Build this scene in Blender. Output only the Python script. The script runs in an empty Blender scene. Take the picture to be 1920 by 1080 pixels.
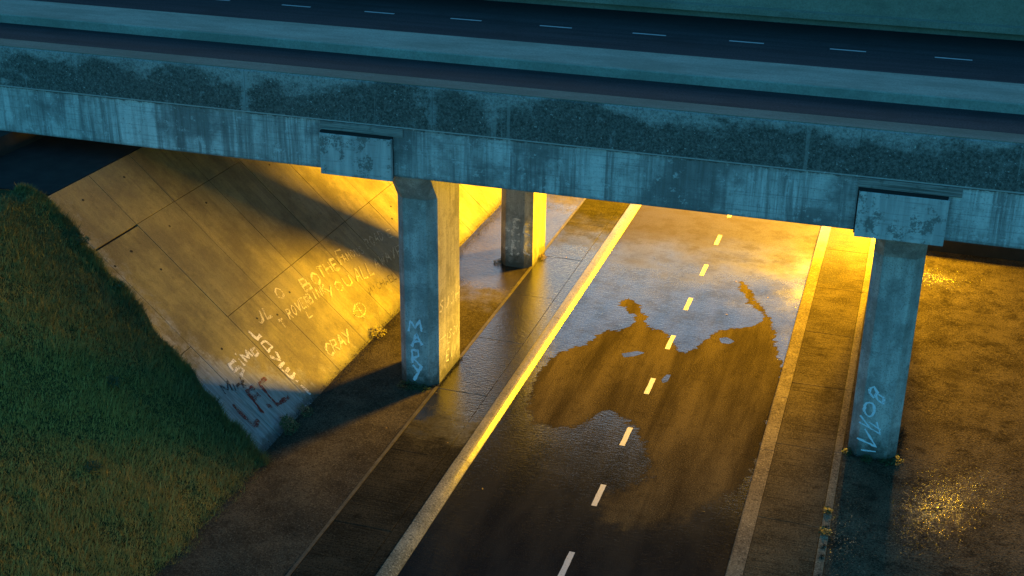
import bpy, math, random
import numpy as np
from mathutils import Vector, Matrix

scene = bpy.context.scene
COL = scene.collection
random.seed(7)
rng = np.random.default_rng(7)

# ------------------------------------------------------------------ camera
cam = bpy.data.cameras.new("camera")
cam.sensor_width = 36.0
cam.lens = 2450 / 1920 * 36
cam.clip_start = 0.1
cam.clip_end = 2000
camo = bpy.data.objects.new("camera", cam)
COL.objects.link(camo)
R = Matrix(((0.95380542, -0.13134112, 0.27019386),
            (0.30015893, 0.37877198, -0.87546353),
            (0.0126425, 0.91612297, 0.40069798)))
camo.matrix_world = Matrix.Translation((0, 0, 17.41)) @ R.to_4x4()
scene.camera = camo

# ------------------------------------------------------------------ world
world = bpy.data.worlds.new("World")
scene.world = world
world.use_nodes = True
wn = world.node_tree
wn.nodes.clear()
w_out = wn.nodes.new('ShaderNodeOutputWorld')
w_bg = wn.nodes.new('ShaderNodeBackground')
sky = wn.nodes.new('ShaderNodeTexSky')
sky.sky_type = 'NISHITA'
sky.sun_disc = False
sky.sun_elevation = math.radians(4)
sky.sun_rotation = math.radians(-15)
sky.air_density = 1.0
sky.dust_density = 0.6
sky.ozone_density = 3.0
tint = wn.nodes.new('ShaderNodeMix'); tint.data_type = 'RGBA'; tint.blend_type = 'MULTIPLY'
tint.inputs['Factor'].default_value = 1.0
wtc = wn.nodes.new('ShaderNodeTexCoord')
wsep = wn.nodes.new('ShaderNodeSeparateXYZ')
wramp = wn.nodes.new('ShaderNodeValToRGB')
# teal twilight all round, paler and brighter low down beyond the bridge
wramp.color_ramp.elements[0].position = 0.25; wramp.color_ramp.elements[0].color = (0.48, 1.34, 1.5, 1)
wramp.color_ramp.elements[1].position = 0.945; wramp.color_ramp.elements[1].color = (1.02, 1.18, 1.26, 1)
_e = wramp.color_ramp.elements.new(0.83); _e.color = (0.3,0.42,0.46, 1)
wmr = wn.nodes.new('ShaderNodeMath'); wmr.operation = 'MULTIPLY_ADD'
wmr.inputs[1].default_value = 0.5; wmr.inputs[2].default_value = 0.5
wn.links.new(wtc.outputs['Generated'], wsep.inputs[0])
wn.links.new(wsep.outputs['Y'], wmr.inputs[0])
wn.links.new(wmr.outputs[0], wramp.inputs['Fac'])
wn.links.new(sky.outputs['Color'], tint.inputs['A'])
wn.links.new(wramp.outputs['Color'], tint.inputs['B'])
wn.links.new(tint.outputs['Result'], w_bg.inputs['Color'])
w_bg.inputs['Strength'].default_value = 0.42
wn.links.new(w_bg.outputs[0], w_out.inputs['Surface'])

scene.view_settings.view_transform = 'Standard'
scene.view_settings.look = 'None'
scene.view_settings.exposure = 0.0
scene.view_settings.gamma = 1.0
scene.render.engine = 'CYCLES'
scene.cycles.use_denoising = True
scene.cycles.max_bounces = 6
scene.cycles.sample_clamp_indirect = 6.0

LAMP_COL = (1.0, 0.515, 0.0)
LAMPS = [(Vector((0.3, 53.0, 9.8)), 28500, 3.8, 1.0, 'upper'), (Vector((0.3, 53.3, 4.5)), 12500, 3.2, 1.3, 'lower')]  # lower lamp added as unseen fill for the upper slope and foreground

# ------------------------------------------------------------------ node helpers
class NT:
    def __init__(s, name):
        s.m = bpy.data.materials.new(name); s.m.use_nodes = True
        s.t = s.m.node_tree; s.t.nodes.clear()
        s.out = s.t.nodes.new('ShaderNodeOutputMaterial')
        s.b = s.t.nodes.new('ShaderNodeBsdfPrincipled')
        s.t.links.new(s.b.outputs[0], s.out.inputs['Surface'])
        s.geo = s.t.nodes.new('ShaderNodeNewGeometry')
        s.pos = s.geo.outputs['Position']
    def link(s, a, b): s.t.links.new(a, b)
    def put(s, v, inp):
        if isinstance(v, bpy.types.NodeSocket): s.t.links.new(v, inp)
        else: inp.default_value = v
    def scaled(s, sc):
        n = s.t.nodes.new('ShaderNodeVectorMath'); n.operation = 'MULTIPLY'
        s.link(s.pos, n.inputs[0]); n.inputs[1].default_value = sc
        return n.outputs[0]
    def noise(s, sc=1.0, detail=4, rough=0.55, vec=None, stretch=None, dist=0.0):
        n = s.t.nodes.new('ShaderNodeTexNoise')
        if stretch is not None: vec = s.scaled(stretch)
        s.link(vec if vec is not None else s.pos, n.inputs['Vector'])
        n.inputs['Scale'].default_value = sc; n.inputs['Detail'].default_value = detail
        n.inputs['Roughness'].default_value = rough; n.inputs['Distortion'].default_value = dist
        return n.outputs['Fac']
    def vor(s, sc=10, feature='F1', out='Distance', stretch=None):
        n = s.t.nodes.new('ShaderNodeTexVoronoi'); n.feature = feature
        s.link(s.scaled(stretch) if stretch else s.pos, n.inputs['Vector'])
        n.inputs['Scale'].default_value = sc
        return n.outputs[out]
    def mr(s, v, a, b, c=0.0, d=1.0, smooth=True):
        n = s.t.nodes.new('ShaderNodeMapRange'); n.interpolation_type = 'SMOOTHSTEP' if smooth else 'LINEAR'
        s.put(v, n.inputs[0]); n.inputs[1].default_value = a; n.inputs[2].default_value = b
        n.inputs[3].default_value = c; n.inputs[4].default_value = d
        return n.outputs[0]
    def math(s, op, a, b=0.0, clamp=False):
        n = s.t.nodes.new('ShaderNodeMath'); n.operation = op; n.use_clamp = clamp
        s.put(a, n.inputs[0]); s.put(b, n.inputs[1])
        return n.outputs[0]
    def mix(s, f, a, b, mode='MIX'):
        n = s.t.nodes.new('ShaderNodeMix'); n.data_type = 'RGBA'; n.blend_type = mode
        s.put(f, n.inputs['Factor'])
        for v, k in ((a, 'A'), (b, 'B')):
            i = n.inputs[k] if not isinstance(n.inputs[k], list) else n.inputs[k]
            i = [q for q in n.inputs if q.name == k and q.type == 'RGBA'][0]
            if isinstance(v, bpy.types.NodeSocket): s.link(v, i)
            else: i.default_value = (*v, 1) if len(v) == 3 else v
        return [q for q in n.outputs if q.type == 'RGBA'][0]
    def sep(s, v=None):
        n = s.t.nodes.new('ShaderNodeSeparateXYZ'); s.link(v or s.pos, n.inputs[0]); return n.outputs
    def bump(s, h, strength=0.5, dist=0.01, prev=None):
        n = s.t.nodes.new('ShaderNodeBump'); s.put(strength, n.inputs['Strength'])
        n.inputs['Distance'].default_value = dist; s.put(h, n.inputs['Height'])
        if prev is not None: s.link(prev, n.inputs['Normal'])
        return n.outputs[0]
    def attr(s, name):
        n = s.t.nodes.new('ShaderNodeAttribute'); n.attribute_name = name; return n.outputs['Fac']
    def rand(s):
        n = s.t.nodes.new('ShaderNodeObjectInfo'); return n.outputs['Random']
    def fin(s, col, rough=0.8, nrm=None, spec=0.5, metal=0.0):
        s.put(col if isinstance(col, bpy.types.NodeSocket) else (*col, 1), s.b.inputs['Base Color'])
        s.put(rough, s.b.inputs['Roughness']); s.put(spec, s.b.inputs['Specular IOR Level'])
        s.put(metal, s.b.inputs['Metallic'])
        if nrm is not None: s.link(nrm, s.b.inputs['Normal'])
        return s.m

def g(v): return (v, v, v)

# concrete fascia, lower band: pale smooth panels with vertical run-off streaks and board lines
def mat_fascia():
    n = NT('fascia_concrete')
    st = n.noise(1.0, 5, 0.6, stretch=(3.2, 1, 0.16))
    st2 = n.noise(1.0, 5, 0.7, stretch=(13, 1, 0.5))
    bl = n.noise(0.55, 6, 0.6)
    brd = n.noise(1.0, 2, 0.5, stretch=(0.6, 1, 26))
    sp = n.noise(38, 3, 0.8)
    c = n.mix(n.mr(st, 0.38, 0.62), (0.2, 0.2, 0.19), (0.54, 0.55, 0.52))
    c = n.mix(n.mr(st2, 0.42, 0.72), c, (0.6, 0.62, 0.6))
    c = n.mix(n.mr(n.noise(.35, 5, .7), .42, .6), c, n.mix(n.mr(st2, .3, .7), (.20, .21, .20), (.36, .37, .35)))
    c = n.mix(n.mr(bl, 0.45, 0.62, 0.0, 0.8), c, (0.12, 0.12, 0.115))
    c = n.mix(n.mr(n.noise(7, 6, .8), .52, .68, 0, .55), c, (.13, .13, .125))
    c = n.mix(n.mr(n.noise(4, 6, .8), .56, .66, 0, .6), c, (.6, .62, .6))
    c = n.mix(n.mr(brd, 0.52, 0.7, 0, 0.35), c, (0.12, 0.12, 0.12))
    z = n.sep()['Z']
    chips = n.mr(n.math('ADD', n.mr(z, 7.60, 7.83, 0, 1, False), n.math('MULTIPLY', n.noise(5, 5, 0.7), 1.1)), 1.30, 1.42)
    c = n.mix(n.math('MULTIPLY', chips, 0.8), c, (0.07, 0.07, 0.065))
    foot = n.mr(n.math('ADD', n.mr(z, 6.72, 6.5, 0, 1, False), n.noise(9, 5, 0.7)), 1.1, 1.5)
    c = n.mix(n.math('MULTIPLY', foot, 0.6), c, (0.09, 0.09, 0.08))
    c = n.mix(n.mr(sp, 0.6, 0.72, 0, 0.35), c, (0.5, 0.5, 0.48))
    c = n.mix(n.mr(n.noise(26, 2, 0.6), 0.3, 0.4, 0.45, 0), c, (0.08, 0.08, 0.08))
    nb = n.bump(sp, 0.35, 0.012)
    nb = n.bump(brd, 0.35, 0.01, nb)
    nb = n.bump(st2, 0.3, 0.01, nb)
    return n.fin(c, 0.82, nb, 0.35)

def mat_plate():
    n = NT('cover_plate_concrete')
    bl = n.noise(1.7, 7, 0.7); sp = n.noise(20, 4, .75); st = n.noise(1.0, 4, .6, stretch=(5, 1, .5)); br = n.noise(1.0, 3, .6, stretch=(1.5, 1, 22))
    c = n.mix(n.mr(st, .35, .65), (.33, .34, .33), (.48, .49, .47))
    c = n.mix(n.mr(n.math('ADD', bl, n.math('MULTIPLY', sp, .35)), .70, .78, 0, .8), c, (.11, .11, .10))
    c = n.mix(n.mr(br, .5, .72, 0, .45), c, (.18, .18, .17))
    return n.fin(c, .8, n.bump(br, .3, .01, n.bump(sp, .3, .01)), .3)
def mat_board():
    n = NT('board_marked_concrete')
    a = n.noise(1.0, 4, .65, stretch=(.9, 1, 34)); b = n.noise(4, 5, .7)
    c = n.mix(n.mr(a, .35, .65), (.10, .095, .085), (.27, .26, .24))
    c = n.mix(n.mr(b, .55, .7, 0, .6), c, (.07, .07, .06))
    return n.fin(c, .85, n.bump(a, .6, .02), .3)

# parapet face: exposed dark aggregate with pale worn patches
def mat_parapet():
    n = NT('parapet_aggregate')
    sp = n.noise(19, 5, 0.8)
    sp2 = n.vor(16)
    bl = n.noise(0.8, 6, 0.65, stretch=(1, 1, 1.6))
    p_ = n.sep(); z = p_['Z']
    c = n.mix(n.mr(sp, 0.34, 0.68), (0.035, 0.04, 0.036), (0.16, 0.17, 0.155))
    up = n.math('ADD', bl, n.mr(z, 8.3, 8.95, -0.05, 0.18, False))
    wear = n.math('MULTIPLY', n.mr(up, 0.52, 0.72), n.mr(sp, 0.3, 0.6, 0.25, 1.0))
    c = n.mix(n.math('MULTIPLY', wear, 0.85), c, (0.38, 0.4, 0.38))
    st = n.noise(1.0, 4, 0.6, stretch=(2.4, 1, 0.12))
    c = n.mix(n.math('MULTIPLY', n.mr(st, 0.63, 0.68), 0.4), c, (0.32, 0.35, 0.33))
    # casting joints every 5.2 m, limed on either side
    jx = n.math('MULTIPLY', n.math('ABSOLUTE', n.math('SUBTRACT', n.math('FRACT', n.math('DIVIDE', n.math('ADD', p_['X'], 68.5 + 2.6), 5.2)), .5)), 5.2)
    jm = n.mr(n.math('ADD', jx, n.math('MULTIPLY', n.math('SUBTRACT', n.noise(3.5, 6, .8), .5), .9)), .16, .02)
    jm = n.math('MULTIPLY', jm, n.mr(n.noise(.21, 2, .5), .42, .56))
    c = n.mix(n.math('MULTIPLY', jm, .8), c, (.30, .34, .33))
    c = n.mix(n.mr(jx, .012, .006, 0, .5), c, (.04, .04, .04))
    c = n.mix(n.mr(n.noise(2.6, 7, .8), .56, .66, 0, .55), c, (.27, .30, .29))
    c = n.mix(n.mr(n.noise(9, 4, .8), .58, .7, 0, .5), c, (.33, .36, .35))
    c = n.mix(n.mr(n.math('ABSOLUTE', n.math('SUBTRACT', z, 7.835)), 0.03, 0.0, 0, 0.7), c, (0.5, 0.5, 0.48))  # pale line painted as the light caught on the lower arris
    c = n.mix(n.mr(n.noise(15, 3, 0.6), 0.66, 0.71, 0, 0.8), c, (0.55, 0.57, 0.55))
    nb = n.bump(sp, 0.9, 0.03)
    nb = n.bump(sp2, 0.5, 0.02, nb)
    return n.fin(c, 0.9, nb, 0.3)

def mat_top(name='coping_concrete', k=1.0):
    n = NT(name)
    sp = n.noise(17, 5, 0.85)
    bl = n.noise(0.7, 6, 0.7, stretch=(0.5, 1.5, 1))
    c = n.mix(n.mr(bl, 0.3, 0.7), (0.13*k, 0.155*k, 0.115*k), (0.22*k, 0.245*k, 0.19*k))
    c = n.mix(n.mr(sp, 0.35, 0.6, 0.5, 0), c, (0.08*k, 0.09*k, 0.07*k))
    c = n.mix(n.mr(n.noise(1.0, 4, 0.7, stretch=(1.5, 22, 1)), 0.5, 0.7, 0, .3), c, (0.1*k, 0.11*k, 0.09*k))
    nb = n.bump(sp, 0.5, 0.015)
    return n.fin(c, 0.92, nb, 0.25)

def mat_pillar():
    n = NT('pillar_concrete')
    st = n.noise(1.0, 5, 0.6, stretch=(6, 6, 0.5))
    bl = n.noise(1.6, 6, 0.65)
    sp = n.noise(22, 4, 0.8)
    z = n.sep()['Z']
    c = n.mix(n.mr(st, 0.3, 0.75), (0.31, 0.31, 0.29), (0.50, 0.50, 0.46))
    c = n.mix(n.mr(bl, 0.42, 0.62, 0, 0.65), c, (0.17, 0.17, 0.155))
    c = n.mix(n.mr(sp, 0.5, 0.36, 0, .6), c, (.12, .12, .11))
    c = n.mix(n.mr(n.noise(6, 6, .8), .56, .68, 0, .4), c, (.62, .62, .56))
    c = n.mix(n.mr(n.noise(22, 2, 0.5), 0.66, 0.72, 0, 0.6), c, (0.06, 0.06, 0.06))
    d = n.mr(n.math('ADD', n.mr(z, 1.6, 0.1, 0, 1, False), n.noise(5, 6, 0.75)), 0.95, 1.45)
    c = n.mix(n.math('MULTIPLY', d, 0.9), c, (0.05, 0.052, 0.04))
    lift = n.mr(n.math('ABSOLUTE', n.math('SUBTRACT', z, 3.1)), 0.02, 0.0, 0, 0.25)
    c = n.mix(lift, c, (0.12, 0.12, 0.11))
    nb = n.bump(sp, 0.3, 0.012)
    nb = n.bump(st, 0.08, 0.01, nb)
    return n.fin(c, 0.8, nb, 0.35)

def mat_slab():
    n = NT('slope_slab_concrete')
    st = n.noise(1.0, 6, 0.6, stretch=(0.35, 3.0, 0.35), dist=0.2)
    st2 = n.noise(1.0, 5, 0.75, stretch=(1.2, 14, 1.2))
    bl = n.noise(0.6, 7, 0.7)
    sp = n.noise(24, 4, 0.8)
    r = n.rand()
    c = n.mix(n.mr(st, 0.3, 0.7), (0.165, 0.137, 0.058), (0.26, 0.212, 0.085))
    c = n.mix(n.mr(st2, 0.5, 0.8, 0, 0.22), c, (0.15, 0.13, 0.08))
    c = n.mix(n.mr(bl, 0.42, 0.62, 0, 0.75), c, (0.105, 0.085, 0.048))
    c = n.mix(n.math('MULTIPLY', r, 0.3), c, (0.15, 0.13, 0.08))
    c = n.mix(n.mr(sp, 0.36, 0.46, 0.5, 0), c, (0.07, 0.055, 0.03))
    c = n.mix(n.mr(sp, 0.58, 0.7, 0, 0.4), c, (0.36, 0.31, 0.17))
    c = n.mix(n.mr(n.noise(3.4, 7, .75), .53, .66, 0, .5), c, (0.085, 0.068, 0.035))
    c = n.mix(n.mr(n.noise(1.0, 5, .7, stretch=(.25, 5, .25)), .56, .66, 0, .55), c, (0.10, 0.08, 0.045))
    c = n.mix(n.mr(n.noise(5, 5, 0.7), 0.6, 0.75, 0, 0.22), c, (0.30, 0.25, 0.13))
    z = n.sep()['Z']
    # bluish shade at the low near corner, painted into the slab colour
    blue_shade = n.math('ADD', n.math('ADD', n.mr(n.sep()['Y'], 29.3, 26.6, 0, 1, False), n.mr(z, 2.2, .6, -.6, .25, False)), n.math('MULTIPLY', n.math('SUBTRACT', n.noise(3, 6, .75), .5), 1.2))
    c = n.mix(n.mr(blue_shade, .25, .7, 0, .85), c, n.mix(n.mr(st2, .35, .65), (.17, .185, .19), (.33, .35, .36)))
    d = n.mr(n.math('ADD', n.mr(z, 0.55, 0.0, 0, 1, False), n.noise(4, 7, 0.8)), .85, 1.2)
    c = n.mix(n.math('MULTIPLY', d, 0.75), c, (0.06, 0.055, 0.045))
    nb = n.bump(sp, 0.35, 0.012)
    nb = n.bump(st2, 0.12, 0.008, nb)
    nb = n.bump(n.noise(7, 5, .6), 0.3, 0.03, nb)
    return n.fin(c, n.mr(bl, 0.3, 0.7, 0.55, 0.8), nb, 0.4)

def mat_asphalt_deck():
    n = NT('deck_asphalt')
    sp = n.noise(16, 4, 0.85, stretch=(1, 1, 1))
    bl = n.noise(1.0, 5, 0.65, stretch=(0.12, 2.0, 1))
    c = n.mix(n.mr(bl, 0.35, 0.65), (0.025, 0.027, 0.029), (0.045, 0.048, 0.05))
    c = n.mix(n.mr(sp, 0.5, 0.7, 0, 0.7), c, (0.08, 0.083, 0.082))
    c = n.mix(n.mr(sp, 0.5, 0.38, 0, 0.7), c, (0.012, 0.017, 0.017))
    c = n.mix(n.mr(n.noise(.5, 5, .7), .5, .66, 0, .5), c, (0.02, 0.023, 0.023))
    y = n.sep()['Y']
    far_band = n.mr(n.math('ADD', y, n.noise(1.5, 4, .6)), 42.6, 45.0)  # asphalt darker towards the foot of the far parapet
    c = n.mix(far_band, c, (0.012, 0.013, 0.013))
    gut2 = n.mr(y, 35.75, 35.5)
    c = n.mix(n.mr(y, 35.3, 35.85, 0, .7), c, (0.02, 0.02, 0.02)) if False else c
    nb = n.bump(sp, 0.6, 0.01)
    return n.fin(c, 0.8, nb, 0.15)

# road: 'wet' attribute drives dry, matt asphalt against a rippled film of water
def mat_road():
    n = NT('road_asphalt')
    a = n.attr('wet')
    nz = n.noise(3.2, 6, 0.65); nf = n.noise(16, 4, 0.7)
    w = n.math('ADD', a, n.math('MULTIPLY', n.math('SUBTRACT', nz, 0.5), 1.6))
    w = n.math('ADD', w, n.math('MULTIPLY', n.math('SUBTRACT', nf, 0.5), 1.4))
    w = n.mr(w, -0.5, 0.5)
    far = n.mr(n.math('ADD', n.sep()['Y'], n.math('MULTIPLY', n.math('SUBTRACT', n.noise(.5, 5, .6), .5), 8)), 37.5, 46.5)
    near = n.mr(n.math('ADD', n.sep()['Y'], n.math('MULTIPLY', n.math('SUBTRACT', n.noise(.7, 6, .65), .5), 5)), 25.5, 31.5, .10, 1)
    gr = n.vor(26)
    gr2 = n.noise(30, 3, 0.8)
    bl = n.noise(0.6, 5, 0.6, stretch=(2.2, 0.5, 1))
    dry = n.mix(n.mr(bl, 0.35, 0.68), (0.055, 0.043, 0.024), (0.10, 0.078, 0.042))
    dry = n.mix(n.mr(gr2, 0.52, 0.70), dry, (0.17, 0.135, 0.075))
    dry = n.mix(n.mr(gr2, 0.48, 0.34, 0, 0.85), dry, (0.004, 0.0035, 0.003))
    trk = n.noise(1.0, 4, .6, stretch=(1.6, .12, 1))
    dry = n.mix(n.mr(trk, .45, .65, 0, .45), dry, (0.01, 0.008, 0.006))
    dry = n.mix(n.mr(n.noise(2.2, 6, .75), .52, .66, 0, .35), dry, (0.02, 0.016, 0.01))
    wetc = n.mix(n.mr(bl, 0.35, 0.65), (0.012, 0.013, 0.014), (0.026, 0.025, 0.022))
    wetc = n.mix(n.mr(gr2, 0.52, 0.66, 0, .7), wetc, (.05, .048, .042))
    wetc = n.mix(far, wetc, (0.034, 0.027, 0.012))
    col = n.mix(w, dry, wetc)
    rough = n.math('ADD', n.mr(w, 0.0, .55, 0.75, 0.10), n.math('MULTIPLY', n.mr(nf, 0.3, 0.7), 0.06))
    rough = n.math('ADD', rough, n.math('MULTIPLY', far, .4), True)
    hb = n.math('ADD', n.math('MULTIPLY', gr, 0.6), n.math('MULTIPLY', gr2, 0.8))
    rip = n.noise(1.0, 4, 0.65, stretch=(5, 13, 1))
    n1 = n.bump(hb, n.mr(w, 0, 1, 0.6, 0.16), 0.012)
    n2 = n.bump(rip, n.mr(w, 0, 1, 0.0, 0.32), 0.02, n1)
    n.b.inputs['IOR'].default_value = 1.9
    return n.fin(col, rough, n2, n.math('MULTIPLY', n.math('MULTIPLY', n.mr(w, .55, 1, 0.0, 0.9), n.mr(far, 0, 1, 1, .08)), n.math('MULTIPLY', near, n.math('MULTIPLY', n.mr(n.noise(22, 4, .8), .36, .54, .25, 1), n.mr(n.noise(1.1, 6, .75), .36, .58, .35, 1)))))

# granular verge tarmac and pavement; wetness grows with distance along the road (y0..y1)
def mat_ground(name, ca, cb, y0, y1, grain=70, brushed=False, r_dry=0.6, r_wet=0.12, spec=0.8, gb=0.7, dspec=0.0, fd=(300, 301)):
    n = NT(name)
    p = n.sep()
    nz = n.noise(1.3, 6, 0.65); nf = n.noise(14, 4, 0.7)
    w = n.math('ADD', p['Y'], n.math('MULTIPLY', n.math('SUBTRACT', nz, 0.5), 5.0))
    w = n.math('ADD', w, n.math('MULTIPLY', n.math('SUBTRACT', nf, 0.5), 2.0))
    w = n.math('MULTIPLY', n.mr(w, y0, y1), n.mr(w, fd[0], fd[1], 1, 0))
    gr2 = n.noise(grain*.42, 3, 0.8); bl = n.noise(0.8, 6, 0.65)
    dry = n.mix(n.mr(bl, 0.35, 0.68), ca, cb)
    dry = n.mix(n.mr(gr2, 0.36, 0.48, 0.75, 0), dry, tuple(v*0.2 for v in ca))
    dry = n.mix(n.mr(gr2, 0.55, 0.68, 0, .6), dry, tuple(v*2.2 for v in cb))
    stain = n.noise(2.3, 6, 0.7)
    dry = n.mix(n.mr(stain, 0.55, 0.7, 0, 0.6), dry, tuple(v*0.45 for v in ca))
    wc = n.mix(1.0, dry, (0.55, 0.55, 0.55), 'MULTIPLY')
    col = n.mix(w, dry, wc)
    h = gr2; nb = None
    if brushed:
        br = n.noise(1.0, 4, 0.7, stretch=(0.9, 19, 1))
        col = n.mix(n.mr(br, 0.45, 0.7, 0, 0.6), col, tuple(v*0.35 for v in ca))
        nb = n.bump(br, n.mr(w, 0, 1, 0.6, 0.25), 0.015)
    n1 = n.bump(h, n.mr(w, 0, 1, gb, 0.25), 0.010, nb)
    rip = n.noise(1.0, 4, 0.65, stretch=(6, 15, 1))
    n2 = n.bump(rip, n.mr(w, 0, 1, 0.0, 0.42), 0.025, n1)
    rough = n.math('ADD', n.mr(w, 0, 1, r_dry, r_wet), n.math('MULTIPLY', n.mr(nf, 0.3, 0.7), 0.08))
    n.b.inputs['IOR'].default_value = 1.65
    return n.fin(col, rough, n2, n.mr(w, 0, 1, dspec, spec))

def mat_apron():
    n = NT('apron_asphalt')
    a = n.attr('wet'); nz = n.noise(5, 6, .7)
    w = n.mr(n.math('ADD', n.math('ADD', n.math('MULTIPLY', a, .16), n.math('MULTIPLY', nz, .4)), n.math('MULTIPLY', n.noise(36, 3, .7), 1.0)), 0.84, .90)
    gr = n.vor(20); gr2 = n.noise(24, 3, .8); bl = n.noise(0.9, 6, .65)
    c = n.mix(n.mr(bl, .35, .65), (0.065, 0.052, 0.032), (0.12, 0.096, 0.06))
    c = n.mix(n.mr(gr2, .36, .48, .85, 0), c, (.006, .005, .004))
    c = n.mix(n.mr(gr2, .55, .68, 0, .7), c, (.26, .21, .13))
    c = n.mix(n.mr(n.noise(1.6, 6, .75), .5, .66, 0, .6), c, (.014, .012, .009))
    c = n.mix(n.math('MULTIPLY', w, .6), c, (.02, .018, .014))
    nb = n.bump(gr2, .8, .012, n.bump(gr, n.mr(w, 0, 1, .5, 1.0), .03))
    return n.fin(c, n.mr(w, 0, 1, .8, .2), nb, n.mr(w, 0, 1, 0, .9))

def mat_simple(name, c, rough=0.7, var=0.3, sc=8, bump=0.2, spec=0.4, metal=0.0):
    n = NT(name)
    nz = n.noise(sc, 5, 0.65)
    col = n.mix(n.mr(nz, 0.3, 0.7), tuple(v*(1-var) for v in c), tuple(min(1, v*(1+var)) for v in c))
    return n.fin(col, rough, n.bump(nz, bump, 0.01), spec, metal)

# sprayed or chalked paint: edges and body break up so the concrete shows through
def mat_spray(name, c, cover=0.5, rough=0.7):
    n = NT(name)
    m = n.bump(n.noise(40, 3, .8), .3, .01)
    n.fin(c, rough, m, 0.3)
    nz = n.noise(30, 4, 0.75); nl = n.noise(3, 3, 0.6)
    f = n.mr(n.math('ADD', nz, n.math('MULTIPLY', nl, 0.5)), cover + 0.12, cover + 0.34)
    tr = n.t.nodes.new('ShaderNodeBsdfTransparent'); mx = n.t.nodes.new('ShaderNodeMixShader')
    n.link(f, mx.inputs[0]); n.link(tr.outputs[0], mx.inputs[1]); n.link(n.b.outputs[0], mx.inputs[2])
    n.link(mx.outputs[0], n.out.inputs['Surface'])
    return n.m

def mat_marking(name, c, wear=0.42):
    n = NT(name)
    nz = n.noise(28, 4, 0.8)
    col = n.mix(n.mr(nz, wear-0.14, wear+0.04), (0.1, 0.1, 0.09), c)
    return n.fin(col, 0.45, n.bump(nz, 0.4, 0.006), 0.5)

def mat_grass_soil():
    n = NT('turf_soil')
    a = n.noise(2.2, 6, 0.7); b = n.noise(40, 3, .8)
    c = n.mix(n.mr(a, .35, .65), (0.018, 0.035, 0.014), (0.05, 0.06, 0.018))
    c = n.mix(n.mr(b, .4, .7, 0, .5), c, (0.09, 0.085, 0.03))
    return n.fin(c, .95, n.bump(b, .8, .03), .1)

def mat_blade():
    n = NT('grass_blades')
    a = n.noise(0.7, 6, 0.7); b = n.noise(4.5, 5, 0.8)
    p = n.sep()
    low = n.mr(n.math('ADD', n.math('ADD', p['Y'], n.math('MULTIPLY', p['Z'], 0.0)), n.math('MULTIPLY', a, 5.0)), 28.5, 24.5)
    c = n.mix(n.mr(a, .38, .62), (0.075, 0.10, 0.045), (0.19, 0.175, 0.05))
    c = n.mix(n.math('MULTIPLY', low, .95), c, (0.46, 0.33, 0.08))  # lamplight on the near turf painted in as a golden blade colour
    c = n.mix(n.mr(b, .5, .75, 0, .6), c, (0.42, 0.34, 0.10))
    c = n.mix(n.mr(b, .45, .3, 0, .7), c, (0.012, 0.035, 0.014))
    n.fin(c, .7, None, .2)
    return n.m

def mat_leaf(name, c):
    n = NT(name)
    b = n.noise(25, 3, .7)
    c = n.mix(n.mr(b, .35, .65), tuple(v*.5 for v in c), c)
    return n.fin(c, .55, None, .4)

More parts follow.
